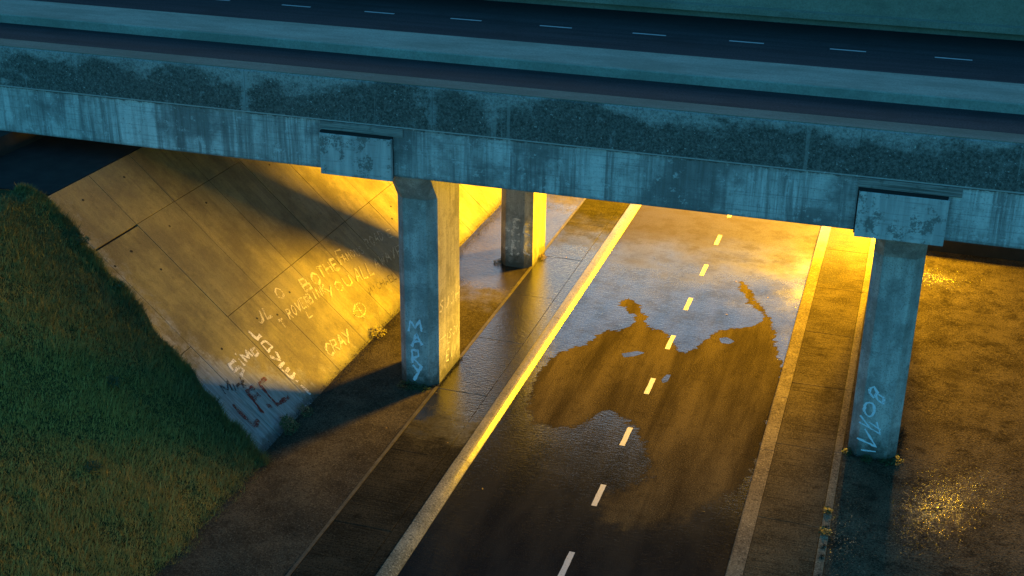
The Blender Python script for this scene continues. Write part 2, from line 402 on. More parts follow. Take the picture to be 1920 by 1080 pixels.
M = dict(plate=mat_plate(), board=mat_board(),
    fascia=mat_fascia(), parapet=mat_parapet(), top=mat_top(), top2=mat_top('median_concrete', 1.75),
    pillar=mat_pillar(), slab=mat_slab(), deck=mat_asphalt_deck(), road=mat_road(),
    verge=mat_ground('verge_tarmac', (0.055, 0.046, 0.03), (0.10, 0.083, 0.053), 35.5, 39, 60, gb=.9, fd=(44, 49)),
    path=mat_ground('footpath_concrete', (0.03, 0.027, 0.018), (0.055, 0.047, 0.029), 27.0, 30.0, 60, True, r_wet=.1, gb=.3, fd=(39.5, 46)),
    rpath=mat_ground('brushed_concrete', (0.075, 0.06, 0.034), (0.13, 0.104, 0.06), 40.0, 48.0, 60, True, r_dry=.65, r_wet=.4, gb=.8, spec=.03),
    apron=mat_apron(),
    kerb=mat_ground('kerb_concrete', (0.2, 0.18, 0.12), (0.34, 0.3, 0.2), 24, 31, 50, False, r_dry=.5, r_wet=.26, gb=.6, spec=.4),
    rkerb=mat_ground('kerb_concrete_dry', (0.16, 0.13, 0.085), (0.24, 0.198, 0.125), 42, 50, 50, False, r_dry=.5, r_wet=.2, gb=.3),
    edging=mat_simple('edging_concrete', (0.085, 0.072, 0.045), .5, .35, 6),
    dark=mat_simple('joint_dirt_gap_shade', (0.02, 0.018, 0.015), .9, .3, 20),
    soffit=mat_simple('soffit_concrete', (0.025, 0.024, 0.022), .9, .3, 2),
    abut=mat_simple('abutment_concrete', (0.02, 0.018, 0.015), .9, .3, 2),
    white=mat_marking('road_paint_white', (0.62, 0.6, 0.55)),
    white_deck=mat_marking('deck_paint_white', (0.5, 0.52, 0.5), .42),
    earth=mat_simple('far_ground', (0.05, 0.05, 0.035), .95, .3, .4),
    soil=mat_grass_soil(), blade=mat_blade(),
    weed=mat_leaf('weed_leaves', (0.05, 0.10, 0.035)), dryweed=mat_leaf('dry_stalks', (0.16, 0.11, 0.04)),
    leaf=mat_leaf('fallen_leaf', (0.5, 0.28, 0.05)), grit=mat_simple('grit', (0.04, 0.034, 0.025), .8, .5, 30),
    moss=mat_simple('moss', (0.012, 0.016, 0.008), .95, .5, 25, .8),
    steel=mat_simple('galvanised_steel', (0.3, 0.3, 0.3), .4, .15, 6, .1, .5, .8),
    gwhite=mat_spray('white_paint_spray', (0.75, 0.72, 0.66), .47), gchalk=mat_spray('faded_chalk_paint', (0.56, 0.5, 0.34), .47),
    gdark=mat_spray('dark_paint_spray', (0.025, 0.02, 0.02), .5), gred=mat_spray('red_paint_spray', (0.2, 0.015, 0.01), .5),
    gpale=mat_spray('pale_blue_paint_spray', (0.62, 0.72, 0.78), .37), gfaint=mat_spray('faint_white_paint', (0.5, 0.52, 0.5), .62),
)

# ------------------------------------------------------------------ mesh helpers
class MB:
    def __init__(s, org=(0, 0, 0)): s.v = []; s.f = []; s.o = Vector(org)
    def add(s, vs, fs):
        b = len(s.v); s.v += [tuple(Vector(p) - s.o) for p in vs]; s.f += [tuple(b + i for i in f) for f in fs]
    def box(s, a, b):
        (x0, y0, z0), (x1, y1, z1) = a, b
        s.add([(x0,y0,z0),(x1,y0,z0),(x1,y1,z0),(x0,y1,z0),(x0,y0,z1),(x1,y0,z1),(x1,y1,z1),(x0,y1,z1)],
              [(0,3,2,1),(4,5,6,7),(0,1,5,4),(1,2,6,5),(2,3,7,6),(3,0,4,7)])
    def loft(s, rings, cap=True):
        n = len(rings[0]); vs = [p for r in rings for p in r]; fs = []
        for k in range(len(rings)-1):
            for i in range(n):
                j = (i+1) % n; fs.append((k*n+i, k*n+j, (k+1)*n+j, (k+1)*n+i))
        if cap: fs += [tuple(range(n))[::-1], tuple((len(rings)-1)*n+i for i in range(n))]
        s.add(vs, fs)
    def tube(s, a, b, r0, r1, n=12):
        a, b = Vector(a), Vector(b); d = (b-a).normalized()
        u = d.orthogonal().normalized(); w = d.cross(u)
        s.loft([[tuple(c + (u*math.cos(2*math.pi*i/n) + w*math.sin(2*math.pi*i/n))*r) for i in range(n)] for c, r in ((a, r0), (b, r1))])
    def build(s, name, mat, parent=None, smooth=False, bevel=0.0, seg=2):
        me = bpy.data.meshes.new(name); me.from_pydata(s.v, [], s.f); me.update()
        o = bpy.data.objects.new(name, me); COL.objects.link(o)
        me.materials.append(mat)
        if smooth: me.polygons.foreach_set('use_smooth', [True]*len(me.polygons))
        if bevel:
            md = o.modifiers.new('bevel', 'BEVEL'); md.width = bevel; md.segments = seg; md.limit_method = 'ANGLE'
        if parent is not None: o.parent = parent
        else: o.location = s.o
        return o

def empty(name, loc):
    o = bpy.data.objects.new(name, None); COL.objects.link(o); o.location = loc; o.empty_display_size = .3
    return o
def tag(o, label=None, cat=None, group=None, kind=None):
    if label: o['label'] = label
    if cat: o['category'] = cat
    if group: o['group'] = group
    if kind: o['kind'] = kind
    return o
def struct(o, label=None, cat=None): return tag(o, label, cat, None, 'structure')

def grid(name, x0, x1, y0, y1, step, z, mat, fn=None, parent=None):
    nx = int((x1-x0)/step)+1; ny = int((y1-y0)/step)+1
    X, Y = np.meshgrid(np.linspace(x0, x1, nx), np.linspace(y0, y1, ny))
    Z = z(X, Y) if callable(z) else np.full_like(X, z)
    me = bpy.data.meshes.new(name)
    v = np.stack([X, Y, Z], -1).reshape(-1, 3)
    i = np.arange((ny-1)*nx).reshape(ny-1, nx)[:, :-1].ravel()
    f = np.stack([i, i+1, i+nx+1, i+nx], -1)
    me.vertices.add(len(v)); me.vertices.foreach_set('co', v.ravel())
    me.loops.add(f.size); me.loops.foreach_set('vertex_index', f.ravel())
    me.polygons.add(len(f)); me.polygons.foreach_set('loop_start', np.arange(0, f.size, 4)); me.polygons.foreach_set('loop_total', np.full(len(f), 4))
    me.update(); me.validate()
    me.polygons.foreach_set('use_smooth', [True]*len(me.polygons))
    if fn is not None:
        at = me.attributes.new('wet', 'FLOAT', 'POINT'); at.data.foreach_set('value', fn(v).astype(np.float32))
    me.materials.append(mat)
    o = bpy.data.objects.new(name, me); COL.objects.link(o)
    if parent: o.parent = parent
    return o

def tris(name, V, F, mat, parent=None):
    me = bpy.data.meshes.new(name)
    me.vertices.add(len(V)); me.vertices.foreach_set('co', V.astype(np.float32).ravel())
    me.loops.add(F.size); me.loops.foreach_set('vertex_index', F.ravel().astype(np.int32))
    me.polygons.add(len(F)); me.polygons.foreach_set('loop_start', np.arange(0, F.size, 3)); me.polygons.foreach_set('loop_total', np.full(len(F), 3))
    me.update(); me.materials.append(mat)
    o = bpy.data.objects.new(name, me); COL.objects.link(o)
    if parent: o.parent = parent
    return o

def sdist(P, poly):
    """signed distance to a polygon, positive outside"""
    a = np.array(poly); b = np.roll(a, -1, 0)
    d = np.full(len(P), 1e9); ins = np.zeros(len(P), bool)
    for (ax, ay), (bx, by) in zip(a, b):
        e = np.array([bx-ax, by-ay]); w = P - (ax, ay)
        t = np.clip((w @ e)/(e @ e), 0, 1)
        d = np.minimum(d, np.hypot(*(w - t[:, None]*e).T))
        c = ((ay > P[:, 1]) != (by > P[:, 1]))
        with np.errstate(divide='ignore', invalid='ignore'):
            ins ^= c & (P[:, 0] < (bx-ax)*(P[:, 1]-ay)/(by-ay+1e-12)+ax)
    return np.where(ins, -d, d)

GRAF = {
 'the famous road': [(0.055,[(33.215,1.715),(33.371,1.948)]),(0.055,[(33.227,1.962),(33.516,1.934)]),(0.055,[(33.478,1.697),(33.636,1.932)]),(0.055,[(33.77,1.667),(33.93,1.903)]),(0.055,[(33.557,1.814),(33.85,1.784)]),(0.055,[(34.321,1.874),(34.052,1.901),(33.891,1.664),(34.174,1.634)]),(0.055,[(33.971,1.782),(34.18,1.761)]),(0.035,[(34.339,1.674),(34.441,1.847),(34.605,1.829)]),(0.035,[(34.39,1.761),(34.517,1.747)]),(0.035,[(34.596,1.653),(34.782,1.818),(34.8,1.816),(34.779,1.633)]),(0.035,[(34.674,1.719),(34.784,1.707)]),(0.035,[(34.855,1.632),(34.978,1.805),(34.985,1.683),(35.128,1.789),(35.041,1.612)]),(0.035,[(35.318,1.776),(35.212,1.741),(35.159,1.662),(35.212,1.601),(35.323,1.645),(35.367,1.724),(35.318,1.776)]),(0.035,[(35.475,1.741),(35.4,1.599),(35.464,1.554),(35.561,1.581),(35.656,1.721)]),(0.035,[(35.902,1.675),(35.841,1.709),(35.737,1.673),(35.838,1.587),(35.755,1.533),(35.66,1.563)]),(0.035,[(34.353,1.658),(34.614,1.971),(34.916,1.925)]),(0.035,[(34.483,1.814),(34.716,1.778)]),(0.035,[(36.135,1.541),(36.332,1.754),(36.488,1.717),(36.408,1.643),(36.244,1.646)]),(0.035,[(36.299,1.641),(36.343,1.522)]),(0.035,[(36.757,1.727),(36.614,1.681),(36.518,1.585),(36.557,1.513),(36.711,1.569),(36.796,1.666),(36.757,1.727)]),(0.035,[(36.763,1.504),(37.066,1.711),(37.088,1.709),(36.987,1.484)]),(0.035,[(36.888,1.586),(37.023,1.574)]),(0.035,[(37.083,1.485),(37.287,1.702),(37.403,1.669),(37.401,1.575),(37.235,1.49),(37.083,1.485)]),(0.035,[(37.985,1.553),(37.728,1.577),(37.559,1.41),(37.829,1.384)]),(0.035,[(37.643,1.494),(37.842,1.474)])],
 't rovers': [(0.04,[(30.058,1.474),(30.129,1.646)]),(0.04,[(30.027,1.651),(30.231,1.64)]),(0.035,[(30.48,1.522),(30.639,1.724),(30.773,1.696),(30.707,1.625),(30.569,1.622)]),(0.035,[(30.615,1.62),(30.656,1.512)]),(0.035,[(31.0,1.714),(30.881,1.667),(30.802,1.576),(30.838,1.51),(30.966,1.567),(31.035,1.659),(31.0,1.714)]),(0.035,[(31.176,1.714),(31.108,1.504),(31.368,1.704)]),(0.035,[(31.624,1.7),(31.449,1.709),(31.284,1.503),(31.467,1.493)]),(0.035,[(31.367,1.606),(31.502,1.599)]),(0.035,[(31.536,1.468),(31.703,1.675),(31.843,1.646),(31.774,1.574),(31.629,1.57)]),(0.035,[(31.678,1.568),(31.721,1.457)]),(0.03,[(31.284,1.441),(31.17,1.296),(31.389,1.285)])],
 'you all away': [(0.05,[(31.979,1.731),(32.135,1.993),(32.405,1.955),(32.342,1.849),(32.057,1.862)]),(0.05,[(32.08,1.865),(32.406,1.815),(32.343,1.709),(31.979,1.731)]),(0.05,[(32.9,1.934),(32.689,1.884),(32.605,1.765),(32.739,1.668),(32.959,1.731),(33.024,1.852),(32.9,1.934)]),(0.035,[(31.722,1.495),(31.878,1.692),(32.005,1.669),(31.942,1.59),(31.8,1.594)]),(0.035,[(31.813,1.597),(31.965,1.567),(31.902,1.488),(31.722,1.495)]),(0.035,[(32.091,1.467),(32.249,1.665)]),(0.035,[(32.27,1.458),(32.43,1.657),(32.446,1.441),(32.617,1.639)]),(0.035,[(32.549,1.439),(32.711,1.639)]),(0.035,[(32.891,1.622),(32.632,1.528),(32.737,1.421)]),(0.04,[(32.76,1.534),(32.89,1.408)]),(0.04,[(33.142,1.499),(32.754,1.307)]),(0.04,[(33.492,1.476),(33.297,1.436),(33.231,1.339),(33.369,1.257),(33.57,1.307),(33.618,1.407),(33.492,1.476)]),(0.04,[(33.847,1.453),(33.767,1.274),(33.92,1.213),(34.106,1.242),(34.227,1.418)]),(0.035,[(34.349,1.159),(34.756,1.414),(34.783,1.411),(34.614,1.126)]),(0.035,[(34.516,1.26),(34.676,1.24)]),(0.035,[(35.021,1.395),(34.73,1.124),(34.972,1.093)]),(0.035,[(35.413,1.361),(35.117,1.087),(35.364,1.056)]),(0.035,[(35.644,1.084),(35.996,1.287),(36.023,1.285),(35.91,1.06)]),(0.035,[(35.79,1.165),(35.95,1.15)]),(0.035,[(36.259,1.274),(36.091,1.052),(36.324,1.197),(36.226,1.04),(36.532,1.25)]),(0.035,[(36.409,1.032),(36.772,1.238),(36.8,1.236),(36.684,1.007)]),(0.035,[(36.559,1.114),(36.725,1.099)]),(0.035,[(37.044,1.224),(37.062,1.102)]),(0.035,[(37.325,1.199),(36.884,0.998)]),(0.035,[(37.668,1.145),(37.411,1.168),(37.165,0.948),(37.434,0.923)]),(0.035,[(37.288,1.057),(37.487,1.039)])],
 'michael': [(0.022,[(34.375,0.775),(34.511,0.916),(34.508,0.816),(34.659,0.903),(34.559,0.758)]),(0.022,[(34.729,0.749),(34.849,0.893)]),(0.022,[(35.183,0.847),(35.115,0.876),(34.994,0.84),(34.946,0.782),(34.995,0.731),(35.098,0.745)]),(0.022,[(35.168,0.722),(35.289,0.867)]),(0.022,[(35.359,0.705),(35.481,0.85)]),(0.022,[(35.229,0.794),(35.42,0.778)]),(0.022,[(35.421,0.684),(35.631,0.822),(35.65,0.82),(35.614,0.666)]),(0.022,[(35.509,0.738),(35.625,0.728)]),(0.022,[(35.995,0.797),(35.819,0.812),(35.695,0.665),(35.88,0.649)]),(0.022,[(35.757,0.739),(35.893,0.726)]),(0.022,[(36.096,0.794),(35.971,0.647),(36.149,0.631)])],
 'circled letter': [(0.03,[(33.572,0.624),(33.431,0.588),(33.27,0.577),(33.122,0.594),(33.015,0.634),(32.97,0.691),(32.995,0.752),(33.085,0.806),(33.224,0.842),(33.384,0.854),(33.534,0.838),(33.643,0.798),(33.69,0.741),(33.664,0.679),(33.572,0.624)]),(0.03,[(32.945,0.75),(33.44,0.862),(33.234,0.527)]),(0.03,[(33.073,0.784),(33.403,0.678)])],
 'cray': [(0.045,[(31.015,0.648),(30.915,0.696),(30.722,0.634),(30.639,0.536),(30.707,0.451),(30.869,0.476)]),(0.045,[(30.912,0.443),(31.121,0.689),(31.337,0.643),(31.248,0.558),(31.031,0.564)]),(0.045,[(31.105,0.557),(31.191,0.416)]),(0.045,[(31.267,0.42),(31.614,0.656),(31.645,0.653),(31.566,0.392)]),(0.045,[(31.411,0.513),(31.591,0.497)]),(0.045,[(31.843,0.647),(31.887,0.508)]),(0.045,[(32.15,0.62),(31.718,0.388)])],
 'faint letters': [(0.05,[(29.73,2.034),(29.573,1.864),(29.415,1.828),(29.361,1.886)]),(0.05,[(29.915,2.034),(29.717,1.821),(29.988,1.807)]),(0.05,[(31.039,2.163),(30.869,2.117),(30.81,2.011),(30.928,1.924),(31.104,1.982),(31.147,2.09),(31.039,2.163)])],
 'love': [(0.07,[(28.744,1.87),(28.761,1.663),(29.009,1.666)]),(0.07,[(28.759,1.553),(28.967,1.538),(29.016,1.367),(28.723,1.353),(28.759,1.553)]),(0.07,[(28.974,1.249),(28.841,1.077),(28.626,1.255)]),(0.07,[(28.903,1.001),(28.604,0.989),(28.63,0.694),(28.909,0.712)]),(0.07,[(28.646,0.844),(28.874,0.851)]),(0.085,[(28.739,0.604),(28.744,0.555)]),(0.085,[(28.714,0.473),(28.724,0.368),(28.727,0.232)])],
 'simo': [(0.06,[(27.48,1.64),(27.168,1.644),(27.108,1.492),(27.396,1.496),(27.446,1.394),(27.191,1.361)]),(0.06,[(27.615,1.631),(27.595,1.437)]),(0.06,[(27.654,1.732),(27.667,1.688)]),(0.06,[(27.784,1.464),(27.769,1.653),(27.951,1.514),(28.094,1.654),(28.117,1.47)]),(0.06,[(28.227,1.581),(28.426,1.571),(28.378,1.448),(28.191,1.447),(28.227,1.581)])],
 'mick': [(0.045,[(26.248,1.296),(26.327,1.477),(26.431,1.328),(26.701,1.479),(26.532,1.254)]),(0.045,[(26.746,1.354),(26.629,1.228)]),(0.045,[(26.946,1.27),(26.783,1.275),(26.73,1.185)]),(0.045,[(27.128,1.354),(26.93,1.164)]),(0.045,[(27.148,1.265),(26.965,1.246),(27.076,1.15)])],
 'lfc': [(0.095,[(26.163,1.08),(26.148,0.898),(26.157,0.72),(26.162,0.543),(26.469,0.58)]),(0.095,[(26.774,0.605),(26.843,0.848),(26.92,1.072),(27.243,1.057)]),(0.095,[(26.89,0.918),(27.209,0.884)]),(0.095,[(27.872,1.011),(27.504,1.044),(27.434,0.787),(27.4,0.534),(28.016,0.471)]),(0.095,[(27.176,0.655),(27.14,0.573)])],
 'chalk lines': [(0.04,[(26.13,0.905),(26.099,0.604),(26.053,0.333)]),(0.04,[(25.597,0.798),(25.632,0.642),(25.671,0.477)]),(0.04,[(26.554,0.974),(26.538,0.773)]),(0.04,[(28.314,0.726),(28.279,0.491),(28.343,0.247)]),(0.04,[(28.015,0.544),(28.05,0.324)]),(0.04,[(27.137,1.244),(27.161,1.124),(27.38,1.087)]),(0.04,[(27.668,0.292),(27.558,0.078)]),(0.04,[(26.202,0.747),(25.892,0.413)]),(0.03,[(28.053,0.156),(28.404,0.136),(28.643,0.032)]),(0.03,[(26.702,0.589),(26.669,0.379)]),(0.03,[(27.745,0.192),(28.014,0.14)]),(0.03,[(27.218,0.295),(27.146,0.197),(27.443,0.195)])],
 'mary': [(0.072,[(-12.366,1.771),(-12.306,2.087),(-12.168,1.886),(-12.023,2.157),(-11.975,1.797)]),(0.072,[(-12.287,1.307),(-12.131,1.696),(-11.968,1.393)]),(0.072,[(-12.23,1.457),(-12.02,1.511)]),(0.072,[(-12.256,0.795),(-12.276,1.196),(-12.093,1.212),(-12.082,1.044),(-12.24,0.961),(-12.013,0.729)]),(0.072,[(-12.257,0.745),(-12.097,0.558)]),(0.072,[(-11.992,0.753),(-12.084,0.524),(-12.239,0.261)])],
 'side scrawl': [(0.04,[(31.001,2.545),(30.891,2.613),(30.756,2.548),(30.955,2.381),(30.859,2.283),(30.702,2.341)]),(0.04,[(31.16,2.587),(31.125,2.318),(31.25,2.23),(31.384,2.278),(31.45,2.545)]),(0.04,[(31.874,2.445),(31.743,2.516),(31.584,2.435),(31.559,2.3),(31.68,2.177),(31.83,2.207)]),(0.04,[(31.962,2.148),(32.024,2.49)]),(0.04,[(32.28,2.099),(32.342,2.443)]),(0.04,[(31.993,2.319),(32.311,2.271)]),(0.03,[(30.721,1.847),(30.657,1.492),(30.916,1.442)]),(0.04,[(30.978,1.113),(31.041,1.439)]),(0.04,[(30.893,1.456),(31.191,1.422)]),(0.04,[(31.311,1.422),(31.248,1.094),(31.522,1.06)]),(0.03,[(31.644,1.376),(31.563,1.426),(31.457,1.378),(31.602,1.255),(31.525,1.183),(31.407,1.226)]),(0.03,[(31.882,1.389),(31.77,1.342),(31.736,1.232),(31.821,1.143),(31.936,1.202),(31.959,1.314),(31.882,1.389)]),(0.03,[(32.029,1.121),(32.09,1.369),(32.239,1.089),(32.312,1.337)]),(0.04,[(31.421,0.875),(31.196,0.911),(31.151,0.586),(31.389,0.547)]),(0.04,[(31.173,0.749),(31.348,0.72)]),(0.04,[(31.628,0.521),(31.672,0.849)])],
 'fc': [(0.1,[(-12.234,1.252),(-12.13,1.859)]),(0.1,[(-12.218,1.864),(-11.936,1.834)]),(0.1,[(-12.19,1.572),(-11.981,1.582)]),(0.1,[(-12.009,1.347),(-11.976,1.302)]),(0.1,[(-11.598,1.729),(-11.789,1.639),(-11.817,1.405),(-11.606,1.333)]),(0.1,[(-12.257,0.523),(-12.167,1.095)]),(0.1,[(-12.248,1.101),(-11.956,1.073)]),(0.1,[(-12.228,0.82),(-12.05,0.827)]),(0.1,[(-12.031,0.637),(-11.998,0.592)]),(0.1,[(-11.584,1.03),(-11.76,0.932),(-11.772,0.697),(-11.577,0.623)]),(0.1,[(-12.457,1.538),(-12.317,1.391)]),(0.1,[(-12.44,0.826),(-12.406,0.713)])],
 'no8': [(0.065,[(0.04,2.091),(0.141,2.165),(0.235,2.024),(0.149,1.864),(0.055,1.965),(0.04,2.091)]),(0.065,[(0.261,1.973),(0.404,1.897),(0.407,1.718),(0.271,1.806),(0.203,1.935)]),(0.065,[(0.217,1.537),(0.212,1.434),(0.176,1.353),(0.117,1.315),(0.052,1.331),(-0.002,1.396),(-0.03,1.493),(-0.025,1.596),(0.011,1.677),(0.07,1.715),(0.135,1.699),(0.188,1.634),(0.217,1.537)]),(0.045,[(-0.111,1.314),(0.17,0.993),(-0.112,1.113)]),(0.045,[(0.317,1.191),(0.44,0.859),(0.17,0.993)]),(0.045,[(0.127,1.157),(0.439,0.985)]),(0.045,[(-0.108,0.653),(0.378,0.483),(0.054,0.943)]),(0.045,[(0.028,0.33),(0.395,0.341)])],
 'no8 edge': [(0.02,[(-0.189,2.231),(-0.185,2.094),(-0.206,2.005),(-0.244,1.998),(-0.285,2.077),(-0.312,2.21),(-0.316,2.347),(-0.295,2.436),(-0.257,2.442),(-0.216,2.364),(-0.189,2.231)])],
}
DRY = [(-9.12,32.0),(-9.16,32.52),(-9.1,33.33),(-8.96,33.87),(-8.77,34.2),(-8.36,34.73),(-8.17,35.46),(-7.93,35.86),(-7.54,36.0),(-7.37,36.35),(-7.26,36.8),(-7.44,37.29),(-7.82,37.59),(-8.02,38.05),(-7.98,38.42),(-7.75,38.41),(-7.44,38.07),(-7.1,37.32),(-6.93,36.83),(-6.67,36.42),(-6.32,36.42),(-6.12,36.17),(-5.86,35.7),(-5.59,35.17),(-5.36,35.06),(-5.19,35.43),(-4.96,36.01),(-4.73,36.8),(-4.35,37.3),(-3.81,37.57),(-3.52,37.92),(-3.43,38.41),(-3.65,38.94),(-4.08,39.41),(-4.39,40.12),(-4.58,40.76),(-4.55,41.06),(-4.32,40.85),(-3.95,39.82),(-3.56,39.15),(-3.36,38.61),(-3.11,37.94),(-2.93,36.79),(-2.68,35.79),(-2.44,34.78),(-2.42,33.84),(-2.44,32.35),(-2.46,31.11),(-2.46,29.95),(-2.55,28.95),(-2.74,28.1),(-3.1,27.47),(-3.53,26.96),(-3.8,26.33),(-4.41,25.82),(-5.04,25.5),(-5.59,25.66),(-5.79,26.44),(-5.3,27.24),(-4.98,27.92),(-5.02,28.58),(-5.24,29.15),(-5.62,29.89),(-6.04,30.5),(-6.51,30.9),(-6.8,30.87),(-7.11,30.29),(-7.4,29.73),(-7.88,29.57),(-8.43,29.69),(-8.85,30.33),(-8.98,31.17)]
DRY2 = [(-4.82,43.43),(-4.56,43.63),(-4.3,42.83),(-4.47,42.26),(-4.74,42.52)]
WETHOLES0 = [(-7.18,34.44),(-6.77,34.77),(-6.51,34.74),(-6.76,34.4),(-7.05,34.22)]
WETHOLES1 = [(-5.71,33.17),(-5.63,33.55),(-5.5,33.55),(-5.51,33.1),(-5.64,32.98)]
WETHOLES2 = [(-4.58,36.46),(-4.37,36.61),(-4.08,36.39),(-4.2,36.15),(-4.46,36.14)]
HOLES = [(29.609, 5.594), (29.52, 4.344), (27.585, 4.334), (27.939, 3.759), (35.406, 4.303), (31.391, 1.933), (29.422, 1.955), (33.348, 1.934), (31.541, 4.344), (27.423, 1.947), (27.6, 4.329), (27.656, 5.584), (26.706, 4.263), (39.136, 1.929), (38.609, 1.697), (32.987, 0.713), (30.211, 1.757)]
LEAVES = [(-10.67, 40.97, 0.116, 'leaf lying on the left footpath between the far pillar and the kerb'), (-11.46, 30.12, 0.126, 'brown leaf just in front of the MARY pillar corner'), (-3.54, 40.05, 0.006, 'leaf in the puddle near the right kerb'), (-4.62, 38.26, 0.006, 'leaf in the puddle left of the dry tongue'), (-4.74, 41.04, 0.006, 'leaf at the tip of the dry tongue on the road'), (-2.58, 39.53, 0.006, 'pale scrap against the right kerb'), (-8.72, 26.04, 0.006, 'leaf on the dark road near the left kerb'), (-5.07, 27.7, 0.006, 'leaf at the lower edge of the dry patch'), (-3.37, 26.77, 0.006, 'lowest leaf on the dark road'), (-12.02, 27.87, 0.126, 'leaf on the verge below the MARY pillar'), (-10.22, 27.66, 0.126, 'leaf on the near footpath slab by the kerb'), (-0.25, 33.81, 0.126, 'leaf beside the right footpath edging'), (1.17, 31.17, 0.126, 'leaf on the apron right of the NO8 pillar'), (1.66, 33.49, 0.126, 'upper leaf on the apron right of the NO8 pillar')]


# ------------------------------------------------------------------ ground and roads
_r = np.random.default_rng(11)
_K = [(_r.normal(0, s_), _r.normal(0, s_), _r.uniform(0, 6.3), .05/s_**.8) for s_ in (1.5, 1.5, 2.5, 2.5, 4, 4, 6, 6, 9, 9, 13, 13, 18, 18) for _ in range(3)]
def ground():
    m = MB(); m.add([(-400, -200, -.35), (400, -200, -.35), (400, 600, -.35), (-400, 600, -.35)], [(0, 1, 2, 3)])
    struct(m.build('ground', M['earth']))
ground()

def wetfn(v):
    P = v[:, :2]
    wid = np.interp(P[:, 1], [27, 31.5, 33.5], [.6, .28, .11])
    wob = sum(.035*np.sin(P[:, 0]*kx*3 + P[:, 1]*ky*3 + ph) for kx, ky, ph, a in _K[6:]) * .35
    d = (sdist(P, DRY) + wob)/wid
    for h in (WETHOLES0, WETHOLES1, WETHOLES2): d = np.maximum(d, -sdist(P, h)/.03)
    # far lanes beyond the bridge are drying
    pass
    return np.clip(d, -3, 3)
road = grid('road', -9.37, -2.48, 12, 62, .06, 0.0, M['road'], wetfn); struct(road)
m = MB(); m.add([(-9.37, 62, 0), (-2.48, 62, 0), (-2.48, 300, 0), (-9.37, 300, 0)], [(0, 1, 2, 3)])
m.build('road_far_end', M['road'], road)
for k in range(-4, 16):
    y = 23.18 + k*3.0
    m = MB(); hw = .07
    n = 10; pts = []
    for i in range(n+1): pts.append((-5.94 - hw + random.uniform(-.006, .006), y + i/n, .004))
    for i in range(n, -1, -1): pts.append((-5.94 + hw + random.uniform(-.006, .006), y + i/n, .004))
    m.add(pts, [(i, 2*n+1-i, 2*n-i, i+1) for i in range(n)])
    m.build('lane_dash', M['white'], road)

def prism(name, prof, y0, y1, mat, cuts=0, gap=.008, org=None):
    """profile in (x, z), extruded along y, cut into stones"""
    m = MB(); n = len(prof); L = (y1-y0)/max(1, cuts)
    for c in range(max(1, cuts)):
        a = y0 + c*L + (gap/2 if cuts else 0); b = y0 + (c+1)*L - (gap/2 if cuts else 0)
        j = (random.uniform(-.004, .004), random.uniform(-.004, .004)) if cuts else (0, 0)
        m.loft([[(x+j[0], yy, z+j[1]) for x, z in prof] for yy in (a, b)])
    return m.build(name, mat)

def rounded(x0, x1, z0, z1, r, side):
    """kerb profile, rounded on the road side (+1: right edge, -1: left edge)"""
    pr = []
    arc = [(math.cos(t), math.sin(t)) for t in [i*math.pi/12 for i in range(7)]]
    if side > 0:
        pr = [(x0, z0), (x1+.02, z0)] + [(x1 - r + r*c, z1 - r + r*s) for c, s in arc] + [(x0, z1)]
    else:
        pr = [(x1, z0), (x1, z1)] + [(x0 + r - r*c, z1 - r + r*s) for c, s in arc[::-1]] + [(x0-.02, z0)]
    return pr
KP = [(-9.76, -.2), (-9.38, -.2), (-9.38, .012), (-9.395, .03), (-9.44, .066), (-9.49, .100), (-9.55, .124), (-9.62, .136), (-9.68, .140), (-9.745, .138), (-9.76, .128)]
o = prism('kerb', KP, 12, 90, M['kerb'], 26); struct(o)
o = prism('kerb', rounded(-2.48, -2.11, -.2, .115, .05, -1), 12, 90, M['rkerb'], 26); struct(o)

# left footpath: channel strip, slabs, edging, then the tarmac verge
m = MB(); m.box((-14.6, 12, -.3), (-9.765, 90, .06)); bed = struct(m.build('footpath', M['dark']))
m = MB(); m.box((-10.08, 12, .061), (-9.772, 90, .108)); m.build('channel_strip', M['path'], bed)
ys = [13.05 + 3.475*i for i in range(23)]
for a, b in zip(ys[:-1], ys[1:]):
    m = MB(); m.box((-11.53, a+.008, .061), (-10.095, b-.008, .11 + random.uniform(-.003, .003)))
    m.build('paving_slab', M['path'], bed, bevel=.006)
m = MB(); m.box((-11.63, 12, .061), (-11.545, 90, .118)); m.build('edging_strip', M['edging'], bed)
def vz(X, Y): return .10 + .012*np.sin(X*3.1+Y*.7)*np.sin(Y*1.3)
grid('tarmac_verge', -14.7, -11.64, 12, 90, .25, vz, M['verge'], None, bed)

# right footpath: brushed concrete bays, edging, asphalt apron
m = MB(); m.box((-2.105, 12, -.3), (14, 90, .06)); rbed = struct(m.build('footpath', M['dark']))
ys = [30.42 - 3.6*5 + 3.6*i for i in range(22)]
for i, (a, b) in enumerate(zip(ys[:-1], ys[1:])):
    m = MB(); m.box((-2.10, a+.008, .061), (-.64, b-.008, .11 + random.uniform(-.002, .002)))
    m.build('concrete_bay', M['rpath'], rbed, bevel=.005)
for a, b in zip(ys[:-1], ys[1:]):
    m = MB(); m.box((-.625, a+.006, .061), (-.43, b-.006, .125)); m.build('edging_stone', M['rkerb'], rbed, bevel=.008)
def az(X, Y): return .10 + .02*np.sin(X*1.7+Y*.45)*np.sin(Y*.8+1)
def apron_wet(v):
    x, y = v[:, 0], v[:, 1]
    a = 1 - np.hypot((x-1.9)/1.6, (y-28.6 - (x-2)*.8)/1.9)
    b = 1 - np.hypot((x-1.7)/1.2, (y-43.3)/1.0)
    return np.maximum(np.maximum(a, b), .35*(1-np.hypot((x+.1)/.5, (y-26)/3)))
grid('asphalt_apron', -.42, 14, 12, 90, .12, az, M['apron'], apron_wet, rbed)

